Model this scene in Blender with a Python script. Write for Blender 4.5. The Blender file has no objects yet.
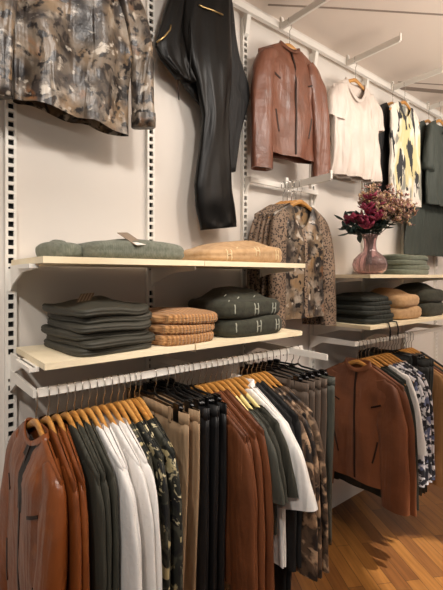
import bpy, math, random
from mathutils import Vector, noise, Matrix
from mathutils.bvhtree import BVHTree
R = math.radians
S = bpy.context.scene
COL = S.collection

# ------------------------------------------------------------------ camera, world, light, exposure
cam = bpy.data.cameras.new('camera'); camo = bpy.data.objects.new('camera', cam); COL.objects.link(camo)
camo.location = (-0.305, -1.5, 1.40)
camo.rotation_euler = (R(90), 0, R(-38.85))
cam.sensor_width = 36; cam.lens = 409 / 590 * 36; cam.shift_y = -19 / 590
cam.clip_start = 0.02
S.camera = camo
S.view_settings.view_transform = 'Standard'; S.view_settings.look = 'None'
S.view_settings.gamma = 1; S.view_settings.use_curve_mapping = False
S.view_settings.exposure = 0.0

W = bpy.data.worlds.new('world'); S.world = W; W.use_nodes = True
W.node_tree.nodes['Background'].inputs[0].default_value = (1.0, 0.91, 0.82, 1)
W.node_tree.nodes['Background'].inputs[1].default_value = 0.17

def spot(loc, tgt, power, size=80, blend=0.5, rad=0.04, col=(1.0, 0.93, 0.855)):
    l = bpy.data.lights.new('ceiling_spot_light', 'SPOT'); l.energy = power; l.spot_size = R(size)
    l.spot_blend = blend; l.shadow_soft_size = rad; l.color = col
    o = bpy.data.objects.new('ceiling_spot_light', l); COL.objects.link(o); o.location = loc
    o.rotation_euler = (Vector(tgt) - Vector(loc)).to_track_quat('-Z', 'Y').to_euler()
    return o
for sx, sw in ((-0.45, 44), (0.35, 46), (1.15, 42), (1.95, 38), (2.75, 32)):
    spot((sx, -1.45, 2.70), (sx + 0.12, -0.12, 1.80), sw, 74, 0.6, 0.10)
spot((2.1, -1.6, 2.70), (1.68, -0.64, 0.0), 560, 12, 0.25, 0.03)
spot((-1.0, -1.6, 2.70), (0.3, -0.4, 0.8), 85, 46, 0.5, 0.05)
spot((0.5, -1.75, 2.70), (0.75, -0.45, 0.85), 60, 40, 0.5, 0.05)
ul = bpy.data.lights.new('added_ceiling_fill', 'AREA'); ul.shape = 'DISK'; ul.size = 2.2; ul.energy = 165; ul.color = (1.0, 0.9, 0.8)  # unseen upward fill light, added only to brighten the ceiling
ulo = bpy.data.objects.new('added_ceiling_fill', ul); COL.objects.link(ulo); ulo.location = (2.2, -2.7, 1.7); ulo.rotation_euler = (R(180), 0, 0)

# ------------------------------------------------------------------ helpers
def tag(o, label=None, cat=None, group=None, kind=None):
    if label: o['label'] = label
    if cat: o['category'] = cat
    if group: o['group'] = group
    if kind: o['kind'] = kind
    return o

def empty(name, loc=(0, 0, 0), rz=0.0):
    o = bpy.data.objects.new(name, None); COL.objects.link(o); o.location = loc; o.rotation_euler = (0, 0, rz)
    o.empty_display_size = 0.05
    return o

class MB:
    def __init__(s): s.v = []; s.f = []; s.m = []
    def add(s, verts, faces, m=0):
        b = len(s.v); s.v += [tuple(p) for p in verts]; s.f += [tuple(i + b for i in f) for f in faces]; s.m += [m] * len(faces)
    def box(s, x0, x1, y0, y1, z0, z1, m=0):
        v = [(x, y, z) for z in (z0, z1) for y in (y0, y1) for x in (x0, x1)]
        s.add(v, [(0, 2, 3, 1), (4, 5, 7, 6), (0, 1, 5, 4), (2, 6, 7, 3), (0, 4, 6, 2), (1, 3, 7, 5)], m)
    def prism(s, poly, axis, a, b, m=0):
        # poly: 2-D outline, extruded along axis from a to b
        def P(p, t):
            return {'x': (t, p[0], p[1]), 'y': (p[0], t, p[1]), 'z': (p[0], p[1], t)}[axis]
        n = len(poly)
        v = [P(p, a) for p in poly] + [P(p, b) for p in poly]
        s.add(v, [tuple(range(n - 1, -1, -1)), tuple(range(n, 2 * n))] + [(i, (i + 1) % n, n + (i + 1) % n, n + i) for i in range(n)], m)
    def loft(s, rings, m=0, closed=True, cap0=False, cap1=False):
        n = len(rings[0]); v = [p for r in rings for p in r]; f = []
        for i in range(len(rings) - 1):
            for j in range(n if closed else n - 1):
                k = (j + 1) % n
                f.append((i * n + j, i * n + k, (i + 1) * n + k, (i + 1) * n + j))
        if cap0: f.append(tuple(range(n - 1, -1, -1)))
        if cap1: f.append(tuple((len(rings) - 1) * n + j for j in range(n)))
        s.add(v, f, m)
    def tube(s, pts, r, n=8, m=0, cap=True):
        pts = [Vector(p) for p in pts]; rings = []
        up = Vector((0, 0, 1)); prev = None
        for i, p in enumerate(pts):
            t = (pts[min(i + 1, len(pts) - 1)] - pts[max(i - 1, 0)]).normalized()
            if prev is None:
                a = t.cross(up if abs(t.z) < 0.9 else Vector((1, 0, 0))).normalized()
            else:
                a = (prev - t * prev.dot(t)).normalized()
            prev = a; b = t.cross(a)
            rr = r[i] if isinstance(r, (list, tuple)) else r
            rings.append([p + (a * math.cos(k * 2 * math.pi / n) + b * math.sin(k * 2 * math.pi / n)) * rr for k in range(n)])
        s.loft(rings, m, True, cap, cap)
    def build(s, name, mats, parent=None, smooth=True):
        me = bpy.data.meshes.new(name); me.from_pydata(s.v, [], s.f)
        if not isinstance(mats, (list, tuple)): mats = [mats]
        for x in mats: me.materials.append(x)
        me.polygons.foreach_set('material_index', s.m)
        me.polygons.foreach_set('use_smooth', [smooth] * len(s.f)); me.update()
        o = bpy.data.objects.new(name, me); COL.objects.link(o)
        if parent: o.parent = parent
        return o

def copy_tree(o, parent=None):
    c = o.copy(); COL.objects.link(c)
    if parent: c.parent = parent
    for ch in [x for x in S.objects if x.parent == o]: copy_tree(ch, c)
    return c

# ------------------------------------------------------------------ materials
def srgb(h):
    if isinstance(h, str):
        h = h.lstrip('#'); h = [int(h[i:i + 2], 16) / 255 for i in (0, 2, 4)]
    return tuple((c / 12.92 if c <= 0.04045 else ((c + 0.055) / 1.055) ** 2.4) for c in h) + (1,)

def mat(name, color, rough=0.7, bumps=(), layers=(), metal=0.0, spec=0.5, warp=0.0, sheen=0.0, stretch=(1, 1, 1), rand=True, coat=0.0):
    """bumps: (kind, scale, strength, distance); layers: (kind, scale, lo, hi, colour) mixed over the base one after another"""
    m = bpy.data.materials.new(name); m.use_nodes = True; nt = m.node_tree; N = nt.nodes; L = nt.links
    p = N['Principled BSDF']; p.inputs['Roughness'].default_value = rough; p.inputs['Metallic'].default_value = metal
    p.inputs['Specular IOR Level'].default_value = spec
    p.inputs['Sheen Weight'].default_value = sheen; p.inputs['Coat Weight'].default_value = coat
    tc = N.new('ShaderNodeTexCoord'); vec = tc.outputs['Object']
    mp = N.new('ShaderNodeMapping'); mp.inputs['Scale'].default_value = stretch; L.new(vec, mp.inputs[0]); vec = mp.outputs[0]
    if rand:
        oi = N.new('ShaderNodeObjectInfo'); mu = N.new('ShaderNodeMath'); mu.operation = 'MULTIPLY'; mu.inputs[1].default_value = 17
        L.new(oi.outputs['Random'], mu.inputs[0])
        va = N.new('ShaderNodeVectorMath'); va.operation = 'ADD'; L.new(vec, va.inputs[0]); L.new(mu.outputs[0], va.inputs[1]); vec = va.outputs[0]
    raw = vec
    if warp:
        nz = N.new('ShaderNodeTexNoise'); nz.inputs['Scale'].default_value = 9; L.new(vec, nz.inputs['Vector'])
        sc = N.new('ShaderNodeVectorMath'); sc.operation = 'SCALE'; sc.inputs['Scale'].default_value = warp; L.new(nz.outputs['Color'], sc.inputs[0])
        va = N.new('ShaderNodeVectorMath'); va.operation = 'ADD'; L.new(vec, va.inputs[0]); L.new(sc.outputs[0], va.inputs[1]); vec = va.outputs[0]
    def tex(kind, scale, v):
        if kind == 'noise' or kind == 'noise2':
            t = N.new('ShaderNodeTexNoise'); t.inputs['Detail'].default_value = 3 if kind == 'noise' else 6; out = t.outputs[0]
        elif kind == 'fold':
            mf = N.new('ShaderNodeMapping'); mf.inputs['Scale'].default_value = (1, 1, 0.16); L.new(v, mf.inputs[0]); v = mf.outputs[0]
            t = N.new('ShaderNodeTexNoise'); t.inputs['Detail'].default_value = 2; t.inputs['Distortion'].default_value = 0.6; out = t.outputs[0]
        elif kind == 'cell':
            t = N.new('ShaderNodeTexVoronoi'); out = t.outputs['Distance']
        elif kind == 'edge':
            t = N.new('ShaderNodeTexVoronoi'); t.feature = 'DISTANCE_TO_EDGE'; out = t.outputs['Distance']
        else:
            t = N.new('ShaderNodeTexWave'); t.bands_direction = kind[-1].upper(); out = t.outputs['Fac']
        t.inputs['Scale'].default_value = scale; L.new(v, t.inputs['Vector']); return out
    col = None
    for kind, scale, lo, hi, c in layers:
        mr = N.new('ShaderNodeMapRange'); L.new(tex(kind, scale, vec), mr.inputs['Value'])
        mr.inputs['From Min'].default_value = lo; mr.inputs['From Max'].default_value = hi
        mx = N.new('ShaderNodeMix'); mx.data_type = 'RGBA'; L.new(mr.outputs[0], mx.inputs[0])
        if col is None: mx.inputs[6].default_value = srgb(color)
        else: L.new(col, mx.inputs[6])
        mx.inputs[7].default_value = srgb(c); col = mx.outputs[2]
    if col is None: p.inputs['Base Color'].default_value = srgb(color)
    else: L.new(col, p.inputs['Base Color'])
    nrm = None
    for kind, scale, strength, dist in bumps:
        b = N.new('ShaderNodeBump'); b.inputs['Strength'].default_value = strength; b.inputs['Distance'].default_value = dist
        L.new(tex(kind, scale, raw), b.inputs['Height'])
        if nrm: L.new(nrm, b.inputs['Normal'])
        nrm = b.outputs[0]
    if nrm: L.new(nrm, p.inputs['Normal'])
    return m

CLOTH = (('fold', 26, 0.55, 0.02), ('noise2', 9, 0.25, 0.02), ('noise', 300, 0.15, 0.001))
LEATH = (('fold', 20, 0.4, 0.02), ('noise2', 14, 0.35, 0.015), ('cell', 180, 0.12, 0.001))
M = {}
M['wall'] = mat('painted_wall', '#e0d9d1', 0.75, (('noise', 60, 0.05, 0.002),), rand=False)
M['ceiling'] = mat('ceiling_board', '#ddd0c4', 0.9, (('noise', 90, 0.05, 0.002),), rand=False)
M['seam'] = mat('ceiling_seam', '#8d7f73', 0.9, rand=False)
M['white_metal'] = mat('white_painted_metal', '#ece8e0', 0.35, rand=False)
M['slot'] = mat('slot_dark', '#0b0a0a', 0.9, rand=False)
M['board'] = mat('cream_board', '#f1e3c4', 0.5, (), (('noise', 6, 0.4, 0.8, '#e8d6b2'),))
M['hanger'] = mat('hanger_wood', '#bd8644', 0.35, (), (('wavez', 26, 0.3, 1.0, '#a87335'), ('noise', 12, 0.45, 0.75, '#c99552')), warp=0.12, stretch=(0.25, 1, 1))
M['hanger_pale'] = mat('pale_hanger_end', '#f0dc97', 0.5)
M['chrome'] = mat('hook_metal', '#b9b5ae', 0.25, metal=1.0)
M['brass'] = mat('zip_brass', '#c8ad78', 0.35, metal=1.0)
M['zip_dark'] = mat('zip_dark', '#2a1710', 0.45, metal=0.4)
M['black_plastic'] = mat('black_plastic', '#0c0b0b', 0.3)
M['leather'] = mat('tan_leather', '#80451f', 0.34, LEATH, (('noise2', 7, 0.42, 0.72, '#643317'), ('noise', 22, 0.58, 0.8, '#94562b')))
M['leather_suede'] = mat('rust_suede', '#734225', 0.55, LEATH, (('noise2', 6, 0.42, 0.75, '#593019'),))
M['leather_red'] = mat('chestnut_leather', '#744836', 0.36, (('fold', 16, 0.4, 0.03), ('noise2', 13, 0.35, 0.02), ('cell', 180, 0.08, 0.001)), (('noise2', 9, 0.45, 0.75, '#5d3828'),))
M['lining'] = mat('black_lining', '#0d0b0a', 0.6)
M['black_leather'] = mat('black_coated_fabric', '#0d0c0b', 0.36, (('fold', 9, 0.22, 0.03), ('noise2', 8, 0.12, 0.02)), spec=0.2)
M['black_fabric'] = mat('black_fabric', '#131212', 0.75, CLOTH)
M['black_denim'] = mat('black_trouser_cloth', '#141314', 0.55, CLOTH)
M['green_dark'] = mat('dark_olive_cloth', '#35342b', 0.75, CLOTH)
M['green_bottle'] = mat('bottle_green_cloth', '#232620', 0.75, CLOTH)
M['green_grey'] = mat('grey_green_cloth', '#474840', 0.65, CLOTH)
M['green_dress'] = mat('dark_grey_green_cloth', '#3b413b', 0.75, CLOTH)
M['white_lace'] = mat('white_broderie', '#e4e1de', 0.8, (('cell', 70, 0.3, 0.002), ('fold', 24, 0.5, 0.02)), (('cell', 110, 0.14, 0.05, '#bdb8b4'),))
M['white'] = mat('white_cotton', '#efece8', 0.8, CLOTH)
M['ivory'] = mat('ivory_satin', '#cfc2b7', 0.42, (('fold', 18, 0.5, 0.03), ('noise2', 9, 0.3, 0.02)))
M['beige'] = mat('beige_cotton', '#a08567', 0.75, CLOTH)
M['grey_brown'] = mat('taupe_trouser_cloth', '#5b4d42', 0.7, CLOTH)
M['camel'] = mat('camel_cloth', '#b58a5c', 0.8, CLOTH)
M['camo'] = mat('dark_camo_print', '#22231d', 0.7, CLOTH, (('noise', 11, 0.5, 0.54, '#46453a'), ('noise', 17, 0.55, 0.58, '#121315'), ('noise2', 16, 0.585, 0.61, '#b5a67c'), ('noise2', 34, 0.62, 0.65, '#c9bd98')), warp=0.12)
M['floral'] = mat('watercolour_floral_print', '#7d7061', 0.34, (('fold', 16, 0.5, 0.03), ('noise2', 12, 0.35, 0.02)),
    (('noise2', 6, 0.40, 0.64, '#927450'), ('noise', 11, 0.44, 0.62, '#413a36'), ('noise2', 16, 0.52, 0.70, '#aca091'), ('noise', 10, 0.64, 0.78, '#9c6436'),
     ('cell', 6.5, 0.50, 0.16, '#141013'), ('noise2', 34, 0.52, 0.60, '#221c1a'), ('noise2', 24, 0.61, 0.68, '#c4baac')), warp=0.07)
M['brush'] = mat('tan_and_black_brushed_print', '#5e4a3a', 0.6, CLOTH,
    (('noise', 14, 0.48, 0.62, '#8c6c50'), ('noise2', 14, 0.45, 0.54, '#211a17'), ('noise', 22, 0.54, 0.64, '#b8987a')), warp=0.10)
M['leopard'] = mat('small_leopard_print', '#8f7965', 0.7, CLOTH, (('noise', 14, 0.45, 0.7, '#75604e'), ('cell', 95, 0.50, 0.36, '#3a2e27')), warp=0.02)
M['bluefloral'] = mat('black_and_white_leaf_print', '#d9d8dc', 0.7, CLOTH, (('noise2', 28, 0.47, 0.5, '#23242c'), ('noise', 22, 0.58, 0.62, '#5c6484')), warp=0.06)
M['leafprint'] = mat('yellow_and_black_leaf_print', '#dcd6ca', 0.75, CLOTH, (('noise', 7, 0.50, 0.60, '#cbbf8e'), ('noise2', 9, 0.55, 0.60, '#85857b'), ('noise2', 11, 0.58, 0.60, '#26282b')), warp=0.10, stretch=(1.6, 1, .45))
M['denim'] = mat('dark_denim', '#2a2c2b', 0.75, CLOTH, (('noise', 40, 0.5, 0.8, '#3f4240'),))
M['trouser_fold'] = mat('dark_olive_twill', '#3a382f', 0.65, (('noise2', 14, 0.35, 0.01), ('noise', 300, 0.2, 0.001)))
M['knit_green'] = mat('sage_knit', '#74776a', 0.9, (('wavex', 55, 0.3, 0.003), ('noise', 120, 0.4, 0.003)), (('noise', 60, 0.4, 0.7, '#606457'),), sheen=0.1)
M['knit_sage'] = mat('pale_sage_knit', '#6b7161', 0.9, (('noise', 120, 0.35, 0.003),), (('noise', 50, 0.4, 0.7, '#59604f'),), sheen=0.15)
M['knit_tan'] = mat('tan_cable_knit', '#b78653', 0.9, (('wavex', 22, 0.9, 0.006), ('wavey', 40, 0.35, 0.003), ('wavez', 40, 0.3, 0.003)), (('wavex', 22, 0.55, 0.05, '#9c6c3e'),), sheen=0.15, rand=False)
M['knit_cream'] = mat('oatmeal_knit', '#b8966e', 0.9, (('noise', 120, 0.4, 0.003),), (('noise', 40, 0.4, 0.7, '#a68259'),), sheen=0.1)
M['knit_dark'] = mat('dark_forest_knit', '#38382c', 0.9, (('noise', 120, 0.4, 0.003),), (('noise', 50, 0.4, 0.7, '#2b2b21'),), sheen=0.05)
M['letter'] = mat('grey_white_yarn', '#a0a193', 0.9)
M['letter_pale'] = mat('pale_yarn', '#dcc49c', 0.9)
M['tagcard'] = mat('hang_tag_card', '#6f5b49', 0.5, (), (('wavex', 30, 0.5, 0.55, '#a08f7d'),))
M['tag_white'] = mat('white_tag', '#e5e0d8', 0.6)
M['magenta'] = mat('magenta_petal', '#8b2444', 0.6, (), (('noise', 30, 0.4, 0.7, '#b04a68'),))
M['pink_dry'] = mat('dried_pink_petal', '#b98a84', 0.8, (), (('noise', 40, 0.45, 0.6, '#d8b9a2'), ('noise', 70, 0.6, 0.7, '#97505c')))
M['cream_dry'] = mat('dried_cream_petal', '#d4b68c', 0.8)
M['leaf'] = mat('dark_leaf', '#20312b', 0.5, (), (('noise', 30, 0.45, 0.7, '#38504a'),))
M['stem'] = mat('stem_green', '#3d4230', 0.7)
g = bpy.data.materials.new('pink_glass'); g.use_nodes = True; M['glass'] = g
gp = g.node_tree.nodes['Principled BSDF']; gp.inputs['Base Color'].default_value = srgb('#ecd0d0'); gp.inputs['Roughness'].default_value = 0.06
gp.inputs['Transmission Weight'].default_value = 0.92; gp.inputs['IOR'].default_value = 1.3

def floor_material():
    m = bpy.data.materials.new('oak_plank_floor'); m.use_nodes = True; nt = m.node_tree; N = nt.nodes; L = nt.links
    p = N['Principled BSDF']; p.inputs['Roughness'].default_value = 0.42
    tc = N.new('ShaderNodeTexCoord'); mp = N.new('ShaderNodeMapping'); mp.inputs['Rotation'].default_value = (0, 0, R(-60)); L.new(tc.outputs['Object'], mp.inputs[0])
    br = N.new('ShaderNodeTexBrick'); L.new(mp.outputs[0], br.inputs[0])
    br.inputs['Color1'].default_value = srgb('#96652f'); br.inputs['Color2'].default_value = srgb('#6e4420'); br.inputs['Mortar'].default_value = srgb('#4a2c15')
    br.inputs['Scale'].default_value = 1; br.inputs['Brick Width'].default_value = 0.55; br.inputs['Row Height'].default_value = 0.07; br.inputs['Mortar Size'].default_value = 0.0015
    mp2 = N.new('ShaderNodeMapping'); mp2.inputs['Scale'].default_value = (4, 60, 1); L.new(mp.outputs[0], mp2.inputs[0])
    nz = N.new('ShaderNodeTexNoise'); nz.inputs['Scale'].default_value = 1.2; nz.inputs['Detail'].default_value = 5; L.new(mp2.outputs[0], nz.inputs['Vector'])
    mx = N.new('ShaderNodeMix'); mx.data_type = 'RGBA'; mx.blend_type = 'MULTIPLY'; mx.inputs[0].default_value = 0.6
    cr = N.new('ShaderNodeValToRGB'); cr.color_ramp.elements[0].position = 0.3; cr.color_ramp.elements[0].color = (0.45, 0.4, 0.35, 1); cr.color_ramp.elements[1].position = 0.65
    L.new(nz.outputs[0], cr.inputs[0]); L.new(br.outputs[0], mx.inputs[6]); L.new(cr.outputs[0], mx.inputs[7]); L.new(mx.outputs[2], p.inputs['Base Color'])
    return m
M['floor'] = floor_material()

# ------------------------------------------------------------------ the room
ZC = 2.76
def struct(name, mb, m):
    o = mb.build(name, m, None, False); o['kind'] = 'structure'; return o
b = MB(); b.box(-1.6, 5.2, 0.0, 0.1, -0.05, ZC + 0.05); struct('wall_back', b, M['wall'])
b = MB(); b.box(-1.6, 5.2, -3.6, 0.1, -0.06, 0.0); struct('floor', b, M['floor'])
b = MB(); b.box(-1.6, 5.2, -3.6, 0.1, ZC, ZC + 0.06); struct('ceiling', b, M['ceiling'])
def unproj_z(px, py, z):
    a = math.atan((px - 221.5) / 409); dirx = (px - 221.5) / 409; dz = -(py - 276) / 409
    f = Vector((math.sin(R(38.85)), math.cos(R(38.85)), 0)); r = Vector((math.cos(R(38.85)), -math.sin(R(38.85)), 0))
    d = f + r * dirx + Vector((0, 0, dz)); t = (z - 1.4) / dz
    return Vector((-0.305, -1.5, 1.4)) + d * t
k = 0
for (p0, p1, wd) in (((330, 8), (443, 15), 0.012), ((400, 88), (443, 92), 0.05), ((398, 82), (443, 85), 0.012), ((268, 5), (330, 9), 0.012)):
    A = unproj_z(*p0, ZC - 0.002); B = unproj_z(*p1, ZC - 0.002)
    if k == 3: B = unproj_z(330, 8, ZC - 0.002)
    d = (B - A).normalized(); n = Vector((-d.y, d.x, 0)) * wd / 2
    if k in (0, 1, 2): B = B + d * 1.0
    if A.y > -0.02 or A.x < -1.5: pass
    q = MB(); q.add([A - n, A + n, B + n, B - n] + [v + Vector((0, 0, 0.004)) for v in (A - n, A + n, B + n, B - n)],
          [(0, 1, 2, 3), (4, 7, 6, 5), (0, 4, 5, 1), (1, 5, 6, 2), (2, 6, 7, 3), (3, 7, 4, 0)])
    k += 1; struct('trim_%d' % k, q, M['seam'])

# slotted uprights
BAY = 0.52
def upright(i):
    x = BAY * i; z0, z1, w = 0.02, 2.66, 0.034; pitch, hh, hw = 0.030, 0.0095, 0.0085
    root = empty('slotted_upright', (x, 0, 0))
    m = MB(); m.box(-w / 2, -hw, -0.018, -0.0005, z0, z1); m.box(hw, w / 2, -0.018, -0.0005, z0, z1)
    z = z0
    while z < z1 - 0.01:
        a = z; c = min(z + pitch - 2 * hh, z1)
        m.box(-hw, hw, -0.018, -0.0005, a, c); z += pitch
    m.build('channel', M['white_metal'], root, False)
    m = MB(); m.box(-hw, hw, -0.006, -0.001, z0, z1); m.build('slot_backing', M['slot'], root, False)
    where = ['at the near end, behind the end of the cream shelves', 'between the floral blouse and the black coated trousers', 'between the black coated trousers and the chestnut leather jacket',
             'behind the chestnut jacket and ivory top, where the far shelves begin', 'behind the ivory top and the glass vase', 'behind the yellow leaf print top', 'behind the grey green blouse at the far end'][i]
    tag(root, 'white slotted wall upright ' + where, 'wall upright', 'slotted wall uprights')
for i in range(7): upright(i)

# shelves
def board(x0, x1, z, y0, y1, label, th=0.018):
    o = MB(); c = 0.002
    o.prism([(y0, z - th), (y0, z), (y1 + 0, z), (y1, z - th + c), (y1 + c, z - th)], 'x', x0, x1)
    o = o.build('shelf_board', M['board'], None, False); tag(o, label, 'shelf', 'cream shelf boards'); return o
ZU, ZL, ZU2, ZL2 = 1.452, 1.166, 1.408, 1.150
board(0.0, 0.519, ZU, -0.385, -0.02, 'cream shelf board under the folded sage green knit')
board(0.521, 1.045, ZU, -0.385, -0.02, 'cream shelf board under the folded oatmeal jumper')
board(0.012, 0.50, ZL, -0.355, -0.03, 'cream shelf board under the dark folded trousers and tan knits')
board(0.503, 1.055, ZL, -0.36, -0.03, 'cream shelf board under the dark green jumpers with letters')
board(1.54, 2.60, ZU2, -0.385, -0.02, 'cream shelf board holding the pink glass vase')
board(1.54, 2.60, ZL2, -0.385, -0.02, 'cream shelf board under the tan and dark folded clothes beneath the vase')
def bracket(x, z, depth, label, cover=False):
    root = empty('shelf_bracket', (x, -0.018, z))
    m = MB(); d = -depth + 0.018
    m.prism([(0, 0), (d, 0), (d, -0.014), (d * 0.55, -0.022), (-0.03, -0.062), (0, -0.085)], 'x', -0.0025, 0.0025)
    m.build('arm', M['white_metal'], root, False)
    m = MB(); m.box(-0.012, 0.012, -0.003, 0.004, -0.085, -0.01); m.build('hook_plate', M['white_metal'], root, False)
    if cover:
        m = MB(); m.box(-0.014, 0.012, d - 0.002, d * 0.45, -0.012, 0.0); m.build('end_cap', M['white_metal'], root, False)
    tag(root, label, 'shelf bracket', 'shelf brackets')
for x, z, dp, c, lb in ((0, ZU, .30, True, 'white bracket carrying the near end of the sage knit shelf'), (.52, ZU, .33, False, 'white bracket where the two upper cream boards meet'), (1.04, ZU, .33, False, 'white bracket under the end of the oatmeal jumper shelf'),
                        (0, ZL, .30, True, 'white bracket carrying the near end of the dark trouser shelf'), (.52, ZL, .33, False, 'white bracket under the board joint beside the tan knits'), (1.04, ZL, .33, False, 'white bracket under the end of the lettered jumper shelf'),
                        (1.56, ZU2, .33, False, 'white bracket at the start of the vase shelf'), (2.08, ZU2, .33, False, 'white bracket under the vase shelf behind the vase'), (2.6, ZU2, .33, False, 'white bracket at the far end of the vase shelf'),
                        (1.56, ZL2, .33, True, 'white bracket at the start of the shelf beneath the vase'), (2.08, ZL2, .33, False, 'white bracket under the middle of the shelf beneath the vase'), (2.6, ZL2, .33, False, 'white bracket at the far end of the shelf beneath the vase')):
    bracket(x, z - (0.018), dp, lb, c)

# hanging rails
YB = -0.30
def hang_rail(x0, x1, xm, ztop, long_end, label, joint=None):
    root = empty('clothes_rail', (0, 0, 0)); h = 0.024
    spans = [(x0, joint - 0.002), (joint + 0.002, x1)] if joint else [(x0, x1)]
    for a, c in spans:
        m = MB(); m.box(a, c, YB - 0.005, YB + 0.005, ztop - h, ztop); m.build('bar', M['white_metal'], root, False)
    for x in [x0] + xm + ([1.04] if long_end else [x1]):
        yend = (-0.50 if x == 1.04 and long_end else YB - 0.004)
        m = MB(); m.prism([(-0.018, ztop + 0.005), (yend, ztop), (yend, ztop - h), (-0.10, ztop - h - 0.004), (-0.018, ztop - 0.07)], 'x', x - 0.004, x + 0.004)
        m.build('support_arm', M['white_metal'], root, False)
    tag(root, label, 'clothes rail'); return root
ZR = 1.089; ZR2 = 1.064
hang_rail(0.0, 1.125, [.52], ZR, True, 'white flat clothes rail beneath the dark green lettered jumpers', 0.52)
hang_rail(1.535, 2.60, [2.08], ZR2, False, 'white flat clothes rail beneath the shelf of tan and dark folded clothes')

# high wall rail with arms
root = empty('wall_rail', (0, 0, 0)); tag(root, 'long white rail along the wall top carrying the outward arms', 'wall rail')
m = MB(); m.box(-0.1, 3.6, -0.060, -0.040, 2.665, 2.695); m.build('bar', M['white_metal'], root, False)
for i in range(7):
    m = MB(); x = BAY * i
    m.prism([(-0.018, 2.70), (-0.045, 2.70), (-0.045, 2.66), (-0.03, 2.58), (-0.018, 2.57)], 'x', x - 0.012, x + 0.012); m.build('bracket', M['white_metal'], root, False)
ZA = 2.660
def arm(x, z, y0, length, label):
    root = empty('hanging_arm', (x, y0, z))
    m = MB(); m.box(-0.0065, 0.0065, -length, 0, -0.032, 0.0); m.build('bar', M['white_metal'], root, False)
    m = MB(); m.box(-0.007, 0.007, -length - 0.006, -length, -0.026, 0.014); m.build('end_stop', M['white_metal'], root, False)
    m = MB(); m.box(-0.010, 0.010, -0.012, 0.0, -0.03, 0.03); m.build('rail_clip', M['white_metal'], root, False)
    tag(root, label, 'hanging arm', 'outward hanging arms')
AX = [0.175, 0.80, 1.245, 1.82, 2.34, 2.86]
for x, lb in zip(AX, ('floral watercolour blouse', 'black coated trousers', 'chestnut leather jacket', 'ivory satin top', 'yellow leaf print top', 'grey green blouse')):
    arm(x, ZA + 0.03, -0.060, 0.33, 'white outward arm from which the %s hangs' % lb)
root = empty('cross_rail', (0, 0, 0)); tag(root, 'short white rail between uprights behind the leopard print blouses', 'wall rail')
m = MB(); m.box(1.04, 1.56, -0.052, -0.042, 1.855, 1.880); m.build('bar', M['white_metal'], root, False)
for x in (1.04, 1.56):
    m = MB(); m.prism([(-0.018, 1.88), (-0.045, 1.88), (-0.045, 1.85), (-0.018, 1.80)], 'x', x - 0.006, x + 0.006); m.build('bracket', M['white_metal'], root, False)
arm(1.29, 1.880, -0.052, 0.28, 'white outward arm from which the leopard print blouses hang')

# ------------------------------------------------------------------ hangers
def hook_path(l): return [(0, 0, -0.01), (0, 0, l - 0.062), (0.0105, 0, l - 0.047), (0.0115, 0, l - 0.013), (0.008, 0, l - 0.001), (0, 0, l + 0.003), (-0.008, 0, l - 0.001), (-0.0115, 0, l - 0.013), (-0.0115, 0, l - 0.034)]
def hz(u): return -0.004 - 0.098 * (abs(u) / 0.2) ** 1.12
def make_hanger(hl, pale=False, hw=0.20):
    root = empty('wooden_hanger'); m = MB(); rings = []; n = 12
    for i in range(33):
        t = -1 + 2 * i / 32; u = t * hw
        a = 0.0065 - 0.003 * t * t; hgt = 0.0125 - 0.004 * abs(t); zc = hz(math.sqrt(u * u + 0.0004)) - 0.009 - 0.006 * abs(t)
        if abs(t) > 0.99: hgt *= 0.5
        y = -0.003 * t * t + 0.001
        rings.append([(u, y + a * math.cos(k * 2 * math.pi / n), zc + hgt * math.sin(k * 2 * math.pi / n)) for k in range(n)])
    m.loft(rings, 0, True, True, True)
    if pale:
        m.m = [1 if (abs(sum(m.v[j][0] for j in f) / len(f)) > 0.09) else 0 for f in m.f]
    m.build('shoulder_bar', [M['hanger'], M['hanger_pale']], root)
    m = MB(); m.tube(hook_path(hl), 0.0016, 6); m.build('hook', M['chrome'], root)
    return root
def make_clip_hanger(hl):
    root = empty('clip_hanger')
    m = MB(); m.tube([(-0.16, 0, -0.018), (-0.02, 0, -0.012), (0, 0, -0.004), (0.02, 0, -0.012), (0.16, 0, -0.018)], 0.0045, 8); m.build('bar', M['black_plastic'], root)
    for s in (-1, 1):
        m = MB(); m.box(s * .135 - .014, s * .135 + .014, -0.009, -0.003, -0.062, -0.006); m.box(s * .135 - .014, s * .135 + .014, 0.003, 0.009, -0.062, -0.006)
        m.box(s * .135 - .010, s * .135 + .010, -0.005, 0.005, -0.028, -0.010); m.build('clip', M['black_plastic'], root, False)
    m = MB(); m.tube(hook_path(hl), 0.0016, 6); m.build('hook', M['chrome'], root)
    return root
H0 = {}
def place_hanger(kind, loc, rz, label, group, hl=0.118):
    key = (kind, round(hl, 4))
    if key not in H0:
        H0[key] = {'wood': make_hanger, 'clip': make_clip_hanger, 'pale': lambda q: make_hanger(q, True)}[kind](hl); o = H0[key]
    else: o = copy_tree(H0[key])
    o.location = loc; o.rotation_euler = (0, 0, rz); tag(o, label, 'hanger', group); return o

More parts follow.
